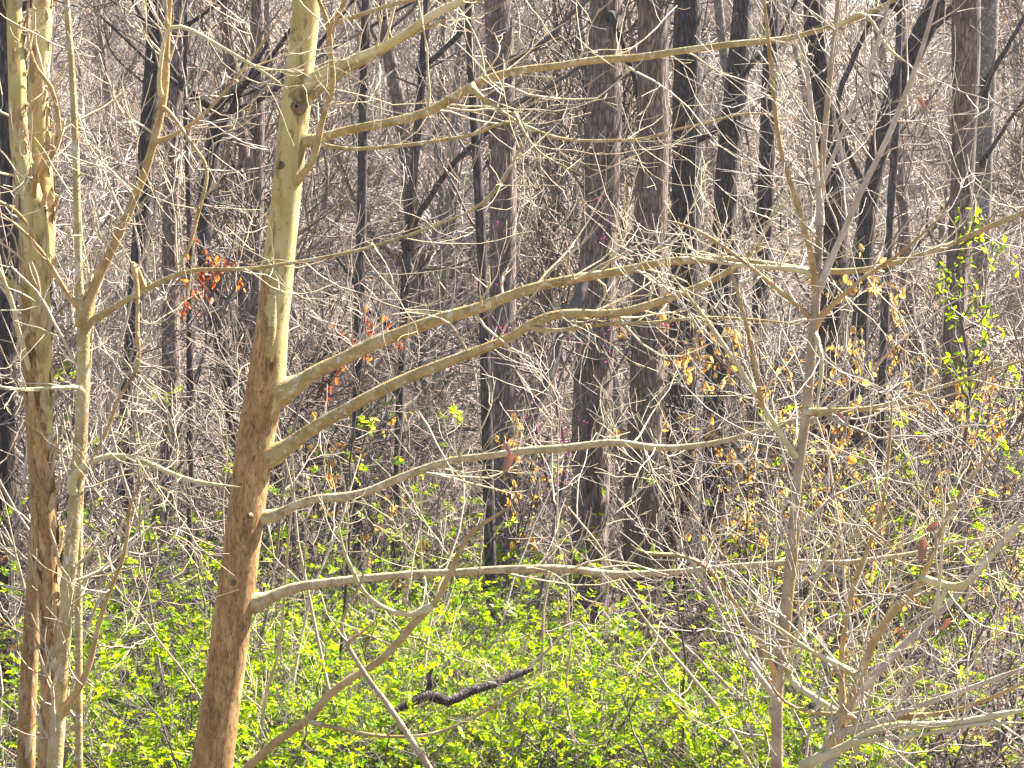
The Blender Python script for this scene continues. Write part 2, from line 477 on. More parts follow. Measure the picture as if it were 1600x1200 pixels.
def down_to_ground(rows, d, flare=1.25, lean=None):
    """lengthen a trunk below the frame to the ground"""
    r = [list(map(float, x)) for x in rows]
    x, y, w = r[0]; x2, y2, _ = r[1]
    sl = (x - x2) / max(1, (y - y2)) if lean is None else lean
    gx = (x - 800) / F * d
    gy = 600 + (CAMZ - float(ground_z(gx, d)) + .12) / d * F
    if gy > y + 15:
        r.insert(0, [x + sl * (gy - y), gy, w * flare])
    return r

def traced_tree(name, label, cat, trunk, d, mat, branches=(), twig=None, group=None, k=12, rough=.08, d1=None, step=.06, base_ground=True, twigmat=None, wobble=.0, trunk_twigs=0):
    rows = down_to_ground(trunk, d) if base_ground else trunk
    P, R = trace(rows, d, d1, step)
    base = P[0].copy()
    th = thing(name, tuple(base), label, cat, group)
    mb = MB(); mb.add(tubes(P, R, k, rough))
    put('trunk', mb.mesh('trunk', mat, base), th)
    tw = MB(); any_tw = False
    built = [P]
    if trunk_twigs:
        twigs_on(tw, P, R, trunk_twigs, twig['lens'], .3, twig.get('rm', .0022), twig.get('sub', 3)); any_tw = True
    for b in branches:
        Pb, Rb = trace(b['p'], b.get('d', d), b.get('d1', None), .035)
        wob_line(Pb, b.get('w', .0025))
        allp = np.concatenate(built); dist = np.linalg.norm(allp - Pb[0] + [0, 0, .02], axis=1)
        a0 = allp[dist.argmin()]                      # root it in the wood it grows from
        gap = np.linalg.norm(Pb[0] - a0); m = max(2, int(gap / .035) + 1)
        if gap < .6:
            t = np.linspace(0, 1, m, endpoint=False)[:, None]
            Pb = np.vstack([a0 * (1 - t) + Pb[0] * t, Pb]); Rb = np.concatenate([np.full(m, Rb[0] * 1.05), Rb])
            for _ in range(3): Pb[1:-1] = .25 * Pb[:-2] + .5 * Pb[1:-1] + .25 * Pb[2:]
        built.append(Pb)
        sl_ = np.concatenate([[0], np.cumsum(np.linalg.norm(np.diff(Pb, axis=0), axis=1))]); rem = sl_[-1] - sl_
        Rb = Rb * (1 + .7 * np.exp(-np.maximum(sl_ - gap, 0) / .05)) * np.minimum(1, .35 + rem / .12)
        bb = MB(); bb.add(tubes(Pb, Rb, b.get('k', 8), .10))
        put('branch', bb.mesh('branch', b.get('m', M['olive']), base), th)
        if twig and b.get('tw', 1):
            twigs_on(tw, Pb, Rb, twig['per'] * b.get('tw', 1), twig['lens'], b.get('lo', .15), twig.get('rm', .0022), twig.get('sub', 3), twig.get('up', .12)); any_tw = True
    if any_tw:
        put('twigs', tw.mesh('twigs', twigmat or M['twig'], base), th, 'stuff')
    return th, base

# --- the sycamore that crosses the left third of the frame
syc_branches = [
    dict(p=[(472, 142, 19), (495, 120, 19), (530, 103, 17), (580, 82, 16), (640, 50, 15), (680, 20, 14), (740, -5, 12), (830, -40, 9)], d=7.5, d1=7.0, m=M['cream'], lo=.35),
    dict(p=[(470, 165, 12), (500, 140, 10), (540, 112, 9), (590, 85, 8), (640, 55, 7), (700, 30, 5)], d=7.5, d1=7.2, m=M['olive']),
    dict(p=[(478, 222, 14), (505, 214, 13), (560, 198, 14), (610, 190, 14), (665, 176, 14), (715, 150, 14), (755, 126, 14), (800, 112, 13), (860, 103, 12), (930, 93, 12), (1000, 90, 12), (1060, 82, 11), (1130, 70, 11), (1210, 62, 10), (1270, 50, 9), (1340, 30, 7), (1420, -10, 6)], d=7.5, d1=6.7, lo=.2),
    dict(p=[(490, 225, 6), (540, 231, 6), (600, 230, 6), (660, 224, 6), (740, 214, 6), (770, 196, 5), (802, 186, 5), (840, 206, 5), (900, 219, 5), (960, 221, 5), (1015, 218, 5), (1060, 202, 4), (1105, 193, 4), (1150, 176, 4), (1230, 180, 3)], d=7.5, d1=6.9, w=.004),
    dict(p=[(735, 140, 7), (765, 160, 6), (795, 180, 5), (830, 205, 4)], d=7.2, d1=7.1, lo=.3),
    dict(p=[(446, 302, 14), (462, 285, 13), (482, 262, 12), (492, 235, 11), (498, 205, 10), (506, 178, 9), (520, 140, 9), (522, 112, 8), (517, 80, 8), (518, 45, 8), (508, 22, 7), (498, 0, 6), (480, -40, 4)], d=7.5, d1=7.0, m=M['olive'], w=.004),
    dict(p=[(517, 45, 7), (530, 20, 7), (545, -10, 6), (560, -40, 5)], d=7.1, d1=7.0, m=M['tan']),
    dict(p=[(517, 36, 6), (560, 25, 7), (620, 7, 7), (680, -8, 6)], d=7.1, d1=6.9),
    dict(p=[(448, 610, 26), (470, 596, 24), (510, 573, 23), (560, 550, 22), (620, 522, 21), (680, 500, 20), (750, 480, 18), (800, 462, 17), (850, 445, 16), (930, 431, 15), (1000, 416, 14), (1060, 406, 13), (1120, 406, 12), (1180, 411, 11), (1250, 421, 11), (1320, 424, 10), (1400, 411, 9), (1470, 388, 9), (1530, 364, 9), (1600, 330, 8), (1680, 300, 6)], d=7.5, d1=6.4, w=.002, lo=.3),
    dict(p=[(428, 712, 24), (460, 690, 22), (510, 658, 20), (570, 625, 19), (640, 588, 18), (700, 564, 17), (760, 542, 16), (800, 530, 15), (826, 508, 15), (865, 492, 15), (915, 490, 14), (965, 490, 13), (1010, 476, 13), (1060, 460, 12), (1105, 444, 11), (1140, 424, 10), (1175, 400, 8), (1200, 350, 6), (1240, 300, 4)], d=7.5, d1=6.9, w=.003, lo=.3),
    dict(p=[(835, 517, 6), (880, 515, 6), (920, 508, 6), (980, 503, 6), (1030, 505, 5), (1100, 497, 5), (1180, 500, 4), (1260, 505, 3)], d=7.2, d1=6.9, w=.004),
    dict(p=[(425, 812, 13), (450, 795, 13), (490, 780, 12), (530, 776, 14), (565, 771, 13), (600, 757, 13), (650, 736, 13), (710, 720, 12), (770, 712, 11), (830, 703, 12), (890, 698, 12), (940, 692, 11), (975, 690, 11), (1010, 700, 11), (1060, 702, 10), (1110, 694, 9), (1170, 678, 8), (1240, 655, 7), (1320, 642, 6), (1420, 640, 5), (1500, 610, 4)], d=7.5, d1=6.5, w=.003, m=M['palegrey'], lo=.25),
    dict(p=[(405, 945, 18), (425, 932, 16), (455, 918, 15), (500, 910, 14), (560, 905, 13), (630, 899, 12), (700, 895, 12), (780, 889, 12), (850, 888, 12), (910, 893, 12), (960, 899, 12), (1020, 896, 11), (1080, 890, 10), (1160, 884, 9), (1240, 880, 9), (1320, 879, 8), (1400, 868, 7), (1480, 852, 6), (1560, 838, 5), (1640, 810, 4)], d=7.5, d1=6.3, w=.003, m=M['palegrey'], lo=.25),
    dict(p=[(800, 168, 4), (815, 200, 4), (840, 240, 3), (930, 280, 3)], d=7.0, d1=6.8),
    dict(p=[(438, 380, 3), (433, 400, 9), (430, 430, 12), (427, 470, 13), (424, 520, 13), (420, 550, 8), (417, 570, 2)], d=7.445, d1=7.44, m=M['olive'], tw=0),
]
M['syc_a'] = bark_sycamore('flaking_sycamore_bark', 2.0, 3.3)
syc, syc_base = traced_tree('sycamore_tree',
    'leaning sycamore with cream upper bark and brown flaking lower trunk, long bare branches reaching right', 'tree',
    [(326, 1225, 66), (345, 1100, 60), (362, 980, 60), (378, 850, 58), (398, 700, 58), (415, 600, 58), (426, 500, 50), (437, 400, 50), (448, 300, 46), (458, 200, 46), (470, 100, 43), (480, 0, 41), (492, -120, 36), (520, -300, 26), (540, -460, 14)],
    7.5, M['syc_a'], syc_branches, dict(per=9, lens=(.12, .75), rm=.0023, sub=4, up=.05), k=20, rough=.035, step=.05)

def scars():
    for (x, y, r) in [(465, 172, .019), (440, 262, .012), (368, 908, .016), (392, 805, .012)]:
        a = px(x, y, 7.5); t = np.linspace(0, 1, 7)[:, None]
        Pk = a + t * np.array([.004, -.079 if y < 600 else -.083, .004]); Rk = r * np.array([1.6, 1.6, 1.6, 1.6, 1.5, 1.1, .35])
        mb = MB(); mb.add(tubes(Pk, Rk, 10, .12))
        put('knot', mb.mesh('knot', M['knot'], syc_base), syc)
M['knot'] = bark_smooth('knot_bark', [(.07, .04, .02), (.16, .10, .05), (.26, .18, .10)], 40)
scars()

# --- the pale pair of stems at the left edge
M['syc_b'] = bark_sycamore('peeling_sycamore_bark', 2.0, 3.5)
def left_sycamore():
    d = 7.0
    rows = down_to_ground([(76, 1210, 36), (80, 1100, 34), (78, 980, 32), (73, 850, 38), (66, 750, 40), (60, 620, 44), (57, 500, 44), (54, 400, 46), (50, 330, 44), (42, 285, 36), (30, 220, 30), (27, 120, 28), (22, 20, 24), (18, -120, 20), (22, -300, 12)], d)
    P, R = trace(rows, d, d, .05); base = P[0].copy()
    th = thing('sycamore_tree', tuple(base), 'pale peeling sycamore with two upright stems parting at mid height, at the left edge', 'tree')
    mb = MB(); mb.add(tubes(P, R, 20, .04)); put('trunk', mb.mesh('trunk', M['syc_b'], base), th)
    P2, R2 = trace([(60, 520, 20), (66, 420, 34), (68, 330, 36), (65, 250, 33), (60, 160, 30), (64, 60, 32), (66, -40, 28), (72, -260, 16)], 7.12, 7.2, .05)
    mb = MB(); mb.add(tubes(P2, R2, 18, .06)); put('trunk', mb.mesh('trunk', M['syc_b'], base), th)
    P3, R3 = trace(down_to_ground([(40, 1210, 30), (44, 1080, 28), (52, 950, 26), (58, 820, 22), (62, 740, 14)], 7.25), 7.25, 7.15, .05)
    mb = MB(); mb.add(tubes(P3, R3, 16, .05)); put('trunk', mb.mesh('trunk', M['syc_b'], base), th)
    tw = MB()
    for b, m in [([(58, 282, 10), (75, 250, 8), (88, 220, 8), (91, 175, 7), (80, 135, 7), (60, 110, 6), (48, 80, 5), (44, 20, 5), (50, -60, 3)], 'tan'),
                 ([(52, 320, 8), (56, 275, 8), (62, 260, 6), (88, 215, 4)], 'tan'),
                 ([(50, 465, 11), (30, 450, 10), (5, 432, 9), (-40, 410, 7)], 'olive'),
                 ([(55, 610, 8), (40, 560, 8), (20, 480, 7), (0, 420, 6), (-30, 380, 5)], 'cream'),
                 ([(70, 400, 7), (40, 350, 6), (10, 320, 5), (-30, 300, 4)], 'tan'),
                 ([(62, 280, 5), (40, 278, 5), (5, 270, 4), (-20, 262, 4)], 'cream'),
                 ([(80, 610, 4), (30, 608, 5), (0, 604, 4), (-30, 600, 3)], 'cream')]:
        Pb, Rb = trace(b, 7.0, 6.7, .035); wob_line(Pb, .003)
        bb = MB(); bb.add(tubes(Pb, Rb, 7, .1)); put('branch', bb.mesh('branch', M[m], base), th)
        twigs_on(tw, Pb, Rb, 9, (.1, .35))
    twigs_on(tw, P, R, 3, (.2, .6), .35); twigs_on(tw, P2, R2, 3, (.2, .6), .2)
    put('twigs', tw.mesh('twigs', M['twig'], base), th, 'stuff')
    # curls of bark lifting off the sunny side
    n = 330
    PP = np.concatenate([P[12:-12], P2[4:-10]]); RR_ = np.concatenate([R[12:-12], R2[4:-10]])
    i = rng.integers(0, len(PP), n)
    a = np.where(rng.random(n) < .7, rng.uniform(-1.1, .5, n), rng.uniform(-2.6, -1.0, n))
    fl = MB()
    out = np.stack([np.cos(a), np.sin(a), np.zeros(n)], 1)
    pos = PP[i] + out * (RR_[i][:, None] * .99)
    dn = np.tile([0, 0, 1.], (n, 1)) + out * rng.uniform(.08, .5, (n, 1)) + rng.normal(0, .1, (n, 3))
    fl.add(leafset(pos, dn * np.where(rng.random((n, 1)) < .5, -1, 1) * [[1, 1, 1]], out, rng.uniform(.04, .13, n), rng.uniform(.014, .034, n), .4))
    put('peeling_bark', fl.mesh('peeling_bark', M['peel'], base), th, 'stuff')
M['peel'] = bark_smooth('peeling_bark_flake', [(.30, .18, .08), (.42, .28, .14), (.55, .45, .28)], 20)
left_sycamore()

# --- forked olive sapling beside it
traced_tree('forked_sapling', 'slim olive-barked young tree forking into a straight stem and a right-leaning stem', 'tree',
    [(84, 1210, 26), (94, 1080, 22), (104, 950, 22), (114, 830, 22), (124, 720, 21), (129, 620, 20), (130, 540, 20), (130, 490, 20), (124, 450, 13), (121, 350, 12), (117, 200, 11), (111, 90, 10), (104, 0, 9), (100, -160, 6)],
    6.5, M['olive'], [
    dict(p=[(130, 500, 16), (142, 455, 15), (165, 410, 15), (195, 350, 14), (222, 285, 13), (240, 220, 12), (255, 150, 12), (260, 80, 11), (266, 0, 10), (275, -120, 7)], d=6.5, d1=6.4, m=M['tan'], lo=.1),
    dict(p=[(134, 505, 10), (165, 490, 10), (200, 466, 9), (240, 445, 9), (285, 424, 8), (340, 420, 7), (400, 421, 7), (455, 412, 6), (520, 400, 6), (580, 386, 5), (640, 366, 5), (700, 345, 4), (760, 320, 4), (790, 280, 4), (820, 210, 3)], d=6.5, d1=6.0, m=M['olive']),
    dict(p=[(105, 752, 9), (130, 728, 9), (175, 711, 9), (210, 713, 8), (250, 732, 8), (300, 752, 7), (345, 757, 6), (375, 760, 4)], d=6.45, d1=6.3, m=M['cream']),
    dict(p=[(126, 478, 8), (110, 470, 7), (95, 440, 7), (75, 405, 6), (50, 370, 5), (0, 330, 4)], d=6.5, d1=6.3, m=M['tan']),
    dict(p=[(98, 1110, 11), (118, 1085, 11), (138, 1050, 10), (146, 1010, 8), (157, 960, 7), (178, 910, 7), (195, 865, 6), (203, 820, 6), (200, 790, 5), (230, 740, 3)], d=6.5, d1=6.3, m=M['tan']),
    dict(p=[(133, 600, 5), (100, 608, 5), (60, 606, 4), (15, 610, 4)], d=6.45, d1=6.3, m=M['cream']),
    dict(p=[(250, 222, 6), (285, 205, 6), (330, 170, 5), (370, 120, 5), (410, 70, 4), (440, 20, 4)], d=6.45, d1=6.3, m=M['tan']),
    dict(p=[(245, 145, 5), (262, 35, 7), (300, 48, 7), (350, 75, 6), (400, 105, 5), (450, 140, 4)], d=6.4, d1=6.2, m=M['cream']),
    dict(p=[(258, 165, 5), (290, 205, 5), (305, 235, 5), (322, 250, 5), (325, 275, 6), (312, 310, 6), (305, 350, 6), (295, 400, 5), (270, 420, 4)], d=6.4, d1=6.35, m=M['tan'], w=.004),
    dict(p=[(205, 400, 6), (212, 430, 6), (218, 470, 6), (212, 520, 7), (218, 560, 7), (205, 590, 6), (190, 610, 6), (170, 670, 6), (140, 730, 5)], d=6.4, d1=6.35, m=M['tan'], w=.005),
    ], dict(per=11, lens=(.12, .65), rm=.0024, sub=4), k=14, rough=.04, trunk_twigs=4)
traced_tree('straight_sapling', 'thin straight grey-olive pole of a sapling between the peeling sycamore and the leaning one', 'tree',
    [(124, 1215, 12), (123, 1050, 12), (123, 900, 12), (126, 760, 11), (140, 560, 7), (150, 420, 5)], 7.3, M['olive'], [], dict(per=6, lens=(.15, .5)), k=10, rough=.04, trunk_twigs=6)

# --- mid-distance trunks -------------------------------------------------
MID = [  # name, label, trunk rows bottom to top, distance, bark
 ('hardwood_tree', 'straight furrowed grey trunk rising close behind the thin dark pale-edged trunk', [(794, 965, 44), (792, 850, 42), (788, 700, 41), (785, 500, 40), (786, 330, 42), (784, 180, 43), (778, 0, 44), (770, -250, 36), (765, -600, 22)], 17.5, 'furrow'),
 ('hardwood_tree', 'thickest furrowed brown trunk, just left of the smoother lichen-spotted trunk', [(920, 1000, 66), (921, 900, 62), (922, 780, 61), (925, 640, 61), (932, 480, 58), (938, 330, 57), (943, 180, 56), (948, 0, 52), (956, -250, 44), (964, -650, 26)], 16.5, 'furrow'),
 ('hardwood_tree', 'smoother brown trunk with pale lichen spots and bright right edge beside the thickest trunk', [(996, 1005, 60), (999, 900, 56), (1004, 760, 55), (1010, 600, 54), (1016, 420, 52), (1019, 250, 50), (1020, 100, 48), (1020, 0, 47), (1022, -250, 40), (1026, -650, 24)], 16.0, 'furrow_warm'),
 ('hardwood_tree', 'dark furrowed trunk partly hidden behind the lichen-spotted trunk', [(1056, 985, 50), (1060, 850, 48), (1065, 650, 48), (1070, 450, 47), (1073, 250, 46), (1074, 80, 44), (1074, -200, 34), (1078, -600, 20)], 19.5, 'furrow_dark'),
 ('hardwood_tree', 'slightly bowed dark trunk, the next standing right of the half-hidden dark trunk', [(1110, 960, 44), (1114, 850, 42), (1117, 700, 40), (1122, 550, 38), (1128, 400, 37), (1138, 250, 37), (1152, 120, 35), (1160, 0, 28), (1172, -220, 22), (1180, -500, 12)], 18.5, 'furrow_dark'),
 ('hardwood_tree', 'lean dark trunk seen just behind the bowed one, in shade', [(1190, 930, 24), (1185, 800, 26), (1182, 700, 24), (1185, 520, 24), (1195, 350, 26), (1200, 200, 25), (1205, 60, 24), (1210, -150, 20), (1214, -500, 10)], 21.0, 'furrow_dark'),
 ('hardwood_tree', 'broad dark trunk behind the tall pale sapling with upswept switches', [(1272, 950, 38), (1280, 800, 36), (1290, 600, 38), (1300, 420, 44), (1302, 300, 46), (1290, 200, 40), (1278, 100, 36), (1272, 0, 34), (1268, -250, 28), (1264, -600, 16)], 18.0, 'furrow_dark'),
 ('hardwood_tree', 'dark trunk that leans steeply to the upper right with twigs all over it', [(1320, 930, 22), (1330, 800, 22), (1338, 650, 24), (1344, 520, 26), (1350, 400, 28), (1362, 290, 30), (1385, 190, 32), (1420, 100, 32), (1455, 20, 32), (1500, -90, 28), (1580, -280, 20)], 17.0, 'furrow_dark'),
 ('hardwood_tree', 'warm brown furrowed trunk close to the right edge with green sprigs beside it', [(1488, 960, 40), (1488, 850, 38), (1487, 700, 36), (1490, 560, 36), (1496, 420, 36), (1504, 280, 36), (1508, 150, 40), (1510, 50, 44), (1512, -120, 40), (1516, -500, 24)], 16.5, 'furrow_warm'),
 ('hardwood_tree', 'grey trunk standing behind the warm brown trunk near the right edge', [(1540, 930, 28), (1536, 760, 27), (1532, 560, 27), (1534, 350, 28), (1540, 150, 30), (1546, 0, 30), (1554, -250, 24), (1560, -550, 14)], 20.5, 'smooth_grey'),
 ('hardwood_tree', 'dark spotted trunk curving gently right, beyond the right-leaning olive stem', [(180, 960, 28), (188, 830, 28), (198, 680, 28), (208, 540, 28), (218, 400, 28), (228, 260, 28), (238, 130, 28), (246, 0, 26), (254, -250, 20), (258, -600, 12)], 16.5, 'furrow_dark'),
 ('hardwood_tree', 'straight greyish furrowed trunk right of the dark spotted one', [(258, 945, 30), (262, 800, 29), (267, 600, 29), (267, 400, 28), (270, 200, 29), (276, 50, 29), (282, -200, 24), (288, -600, 14)], 18.0, 'furrow'),
 ('hardwood_tree', 'dark crooked trunk with an upright broken top, behind red withered leaves', [(372, 760, 22), (362, 640, 22), (345, 540, 22), (325, 440, 22), (318, 350, 24), (328, 260, 24), (338, 190, 22), (342, 160, 14)], 15.5, 'furrow_dark'),
 ('hardwood_tree', 'thin greyish trunk tucked close behind the left side of the leaning sycamore', [(395, 900, 22), (398, 650, 22), (400, 400, 22), (402, 200, 22), (402, 0, 20), (404, -300, 14)], 20.0, 'furrow'),
 ('hardwood_tree', 'thin black trunk with a pale patch, standing alone right of the leaning sycamore', [(560, 905, 18), (559, 760, 17), (559, 600, 16), (562, 450, 16), (566, 300, 16), (568, 150, 15), (572, 0, 14), (578, -250, 10)], 15.0, 'furrow_dark'),
 ('hardwood_tree', 'slender dark trunk with forked top and diagonal limbs, right of the thin black trunk', [(618, 850, 13), (622, 720, 13), (628, 560, 13), (634, 420, 13), (644, 300, 13), (654, 180, 13), (662, 80, 13), (668, -40, 10), (676, -260, 7)], 15.5, 'furrow_dark'),
 ('hardwood_tree', 'thin dark trunk with a sunlit pale right edge, in front of the straight grey trunk', [(768, 930, 18), (764, 800, 18), (760, 640, 17), (756, 480, 16), (750, 330, 16), (742, 200, 15), (736, 90, 14), (732, 0, 12), (726, -250, 8)], 13.5, 'furrow_dark'),
 ('hardwood_tree', 'dark trunk at the left margin half hidden by the peeling sycamore', [(10, 950, 30), (8, 700, 30), (12, 500, 30), (16, 300, 30), (8, 100, 28), (4, -200, 22)], 15.0, 'furrow_dark'),
 ('hardwood_tree', 'slim grey stem standing in the gap left of the leaning sycamore', [(298, 900, 11), (297, 700, 11), (296, 500, 10), (296, 350, 9), (290, 150, 8), (292, -100, 5)], 13.0, 'furrow_dark'),
 ('hardwood_tree', 'slim grey trunk close behind the bowed dark trunk, lit along its right side', [(1160, 930, 16), (1150, 720, 17), (1160, 520, 16), (1172, 320, 16), (1120, 150, 15), (1122, 0, 14), (1126, -200, 10)][:1] + [(1152, 760, 17), (1150, 560, 16), (1146, 360, 16), (1140, 160, 15), (1122, 0, 14), (1118, -200, 10)], 22.0, 'smooth_grey'),
 ('hardwood_tree', 'slim shaded trunk between the right-leaning dark trunk and the warm brown trunk', [(1360, 900, 14), (1372, 740, 14), (1380, 560, 13), (1388, 380, 13), (1400, 200, 12), (1405, 40, 10), (1410, -160, 8)], 15.0, 'furrow_dark'),
]
LIMBS = {  # extra limbs in view, keyed by the row above
 1: [dict(p=[(912, 440, 10), (880, 520, 9), (850, 610, 9), (815, 700, 8)], m='thicket_dark', d=15.2, d1=14.8), dict(p=[(955, 20, 8), (980, 90, 9), (998, 150, 8), (1005, 260, 5)], m='furrow_dark', d=16.2)],
 0: [dict(p=[(800, 165, 8), (850, 140, 7), (905, 105, 6), (935, 90, 4)], m='thicket_dark', d=17.3), dict(p=[(795, 95, 9), (850, 65, 8), (890, 25, 7), (930, -10, 6)], m='thicket_dark', d=17.3)],
 15: [dict(p=[(634, 372, 10), (662, 325, 9), (700, 265, 9), (745, 222, 8), (790, 185, 7), (850, 160, 5)], m='furrow_dark', d=15.4, d1=14.6),
      dict(p=[(622, 520, 8), (600, 505, 8), (575, 480, 7), (545, 430, 6), (515, 390, 5)], m='furrow_dark', d=15.4),
      dict(p=[(655, 110, 9), (690, 80, 8), (720, 50, 8), (740, 0, 6), (755, -60, 5)], m='furrow_dark', d=15.3)],
 7: [dict(p=[(1430, 70, 18), (1470, 30, 16), (1500, 0, 15), (1560, -60, 10)], m='furrow_dark', d=17.0), dict(p=[(1352, 300, 10), (1320, 220, 9), (1310, 150, 9), (1340, 80, 8), (1365, 20, 6)], m='furrow_dark', d=17.0)],
 9: [dict(p=[(1540, 130, 9), (1570, 80, 8), (1600, 30, 7), (1640, -10, 5)], m='furrow_dark', d=20.0), dict(p=[(1536, 250, 7), (1570, 200, 6), (1605, 150, 5)], m='furrow_dark', d=20.0)],
 4: [dict(p=[(1146, 180, 8), (1100, 215, 9), (1075, 225, 8), (1045, 235, 6)], m='furrow_dark', d=18.3), dict(p=[(1150, 130, 7), (1185, 90, 7), (1215, 60, 5), (1250, -10, 4)], m='furrow_dark', d=18.3)],
 12: [dict(p=[(330, 250, 8), (355, 180, 8), (385, 130, 7), (420, 60, 5)], m='furrow_dark', d=15.4), dict(p=[(325, 440, 7), (360, 470, 6), (390, 440, 5), (410, 400, 4)], m='furrow_dark', d=15.3)],
}
for i, (nm, lab, rows, d, bk) in enumerate(MID):
    br = [dict(b, m=M[b['m']], tw=.6, w=.006) for b in LIMBS.get(i, [])]
    # limbs and bare crown above
    top = rows[-2]; nl = 5
    for j in range(nl):
        t = random.uniform(.1, .9); x = rows[-2][0] * (1 - t) + rows[-1][0] * t; y = rows[-2][1] * (1 - t) + rows[-1][1] * t
        s = random.choice((-1, 1)) * random.uniform(120, 330)
        br.append(dict(p=[(x, y, rows[-1][2] * .6 + 3), (x + s * .4, y - 60, rows[-1][2] * .4 + 2), (x + s, y - random.uniform(80, 260), 3)], d=d, d1=d + random.uniform(-2, 2), m=M[bk], tw=.5))
    traced_tree(nm, lab, 'tree', rows, d, M[bk], br, dict(per=6, lens=(.3, 1.0), rm=.004, sub=3), k=18, rough=.05, step=.15, twigmat=M['thicket_dark'], trunk_twigs=1.2)

# --- the tall pale sapling with upswept switches on the right
traced_tree('pale_sapling', 'tall thin pale-barked sapling with long upswept switches, in front of the orange leaves', 'tree',
    [(1214, 1215, 19), (1215, 1080, 18), (1224, 980, 17), (1236, 860, 16), (1246, 750, 16), (1260, 640, 16), (1271, 520, 15), (1278, 420, 13), (1282, 320, 11), (1286, 240, 10), (1296, 130, 9), (1306, 40, 8), (1314, -60, 6), (1325, -240, 3)],
    6.0, M['palebark'], [
    dict(p=[(1282, 335, 9), (1275, 250, 8), (1270, 180, 8), (1262, 110, 7), (1255, 70, 6), (1240, 40, 4)], d=6.0, d1=5.9, m=M['greytwig']),
    dict(p=[(1275, 440, 10), (1260, 370, 9), (1240, 300, 8), (1222, 240, 7), (1210, 160, 7), (1202, 80, 6), (1192, 0, 5), (1186, -80, 4)], d=6.0, d1=5.8, m=M['tan']),
    dict(p=[(1283, 440, 10), (1315, 370, 10), (1345, 300, 10), (1375, 240, 9), (1405, 170, 9), (1430, 110, 8), (1455, 30, 7), (1475, -40, 6)], d=6.0, d1=5.7, m=M['greytwig']),
    dict(p=[(1272, 500, 7), (1310, 470, 7), (1345, 435, 6), (1375, 420, 6), (1410, 395, 5), (1480, 330, 4)], d=6.0, d1=5.8, m=M['tan']),
    dict(p=[(1276, 520, 5), (1284, 560, 7), (1282, 590, 7), (1278, 615, 6), (1277, 640, 6)], d=5.95, d1=5.9, m=M['cream']),
    dict(p=[(1268, 420, 7), (1220, 420, 7), (1170, 415, 7), (1120, 408, 6), (1080, 400, 6)], d=6.0, d1=6.1, m=M['cream']),
    dict(p=[(1246, 645, 8), (1300, 643, 8), (1360, 640, 7), (1420, 622, 6), (1480, 600, 6), (1560, 575, 5), (1620, 555, 4)], d=6.0, d1=5.7, m=M['olive']),
    dict(p=[(1270, 500, 6), (1240, 470, 7), (1190, 430, 7), (1150, 400, 6), (1110, 370, 6), (1070, 350, 5), (1040, 345, 4)], d=6.0, d1=5.9, m=M['tan']),
    dict(p=[(1248, 720, 7), (1200, 650, 8), (1170, 600, 8), (1140, 555, 8), (1105, 500, 7), (1075, 460, 6), (1060, 440, 5)], d=6.0, d1=5.8, m=M['cream']),
    dict(p=[(1190, 640, 6), (1178, 560, 6), (1165, 500, 6), (1150, 440, 5), (1135, 400, 4)], d=5.9, d1=5.8, m=M['tan']),
    dict(p=[(1216, 1055, 8), (1190, 1010, 8), (1160, 960, 8), (1130, 915, 7), (1100, 880, 6), (1050, 865, 6), (1005, 870, 5), (985, 850, 4)], d=6.0, d1=5.8, m=M['tan']),
    dict(p=[(1214, 1090, 7), (1195, 1070, 7), (1160, 1020, 7), (1130, 970, 6), (1105, 920, 6), (1090, 890, 5), (1060, 850, 4), (1040, 800, 3)], d=5.95, d1=5.7, m=M['greytwig']),
    dict(p=[(1284, 290, 6), (1320, 200, 6), (1350, 130, 6), (1372, 60, 5), (1395, -20, 4)], d=5.95, d1=5.8, m=M['greytwig']),
    dict(p=[(1325, 35, 5), (1345, 15, 5), (1365, 30, 5), (1380, 70, 5), (1400, 85, 5), (1425, 105, 4)], d=5.9, d1=5.85, m=M['cream']),
    ], dict(per=12, lens=(.15, .8), rm=.0021, sub=4, up=.15), k=12, rough=.05, trunk_twigs=6, twigmat=M['greytwig'])

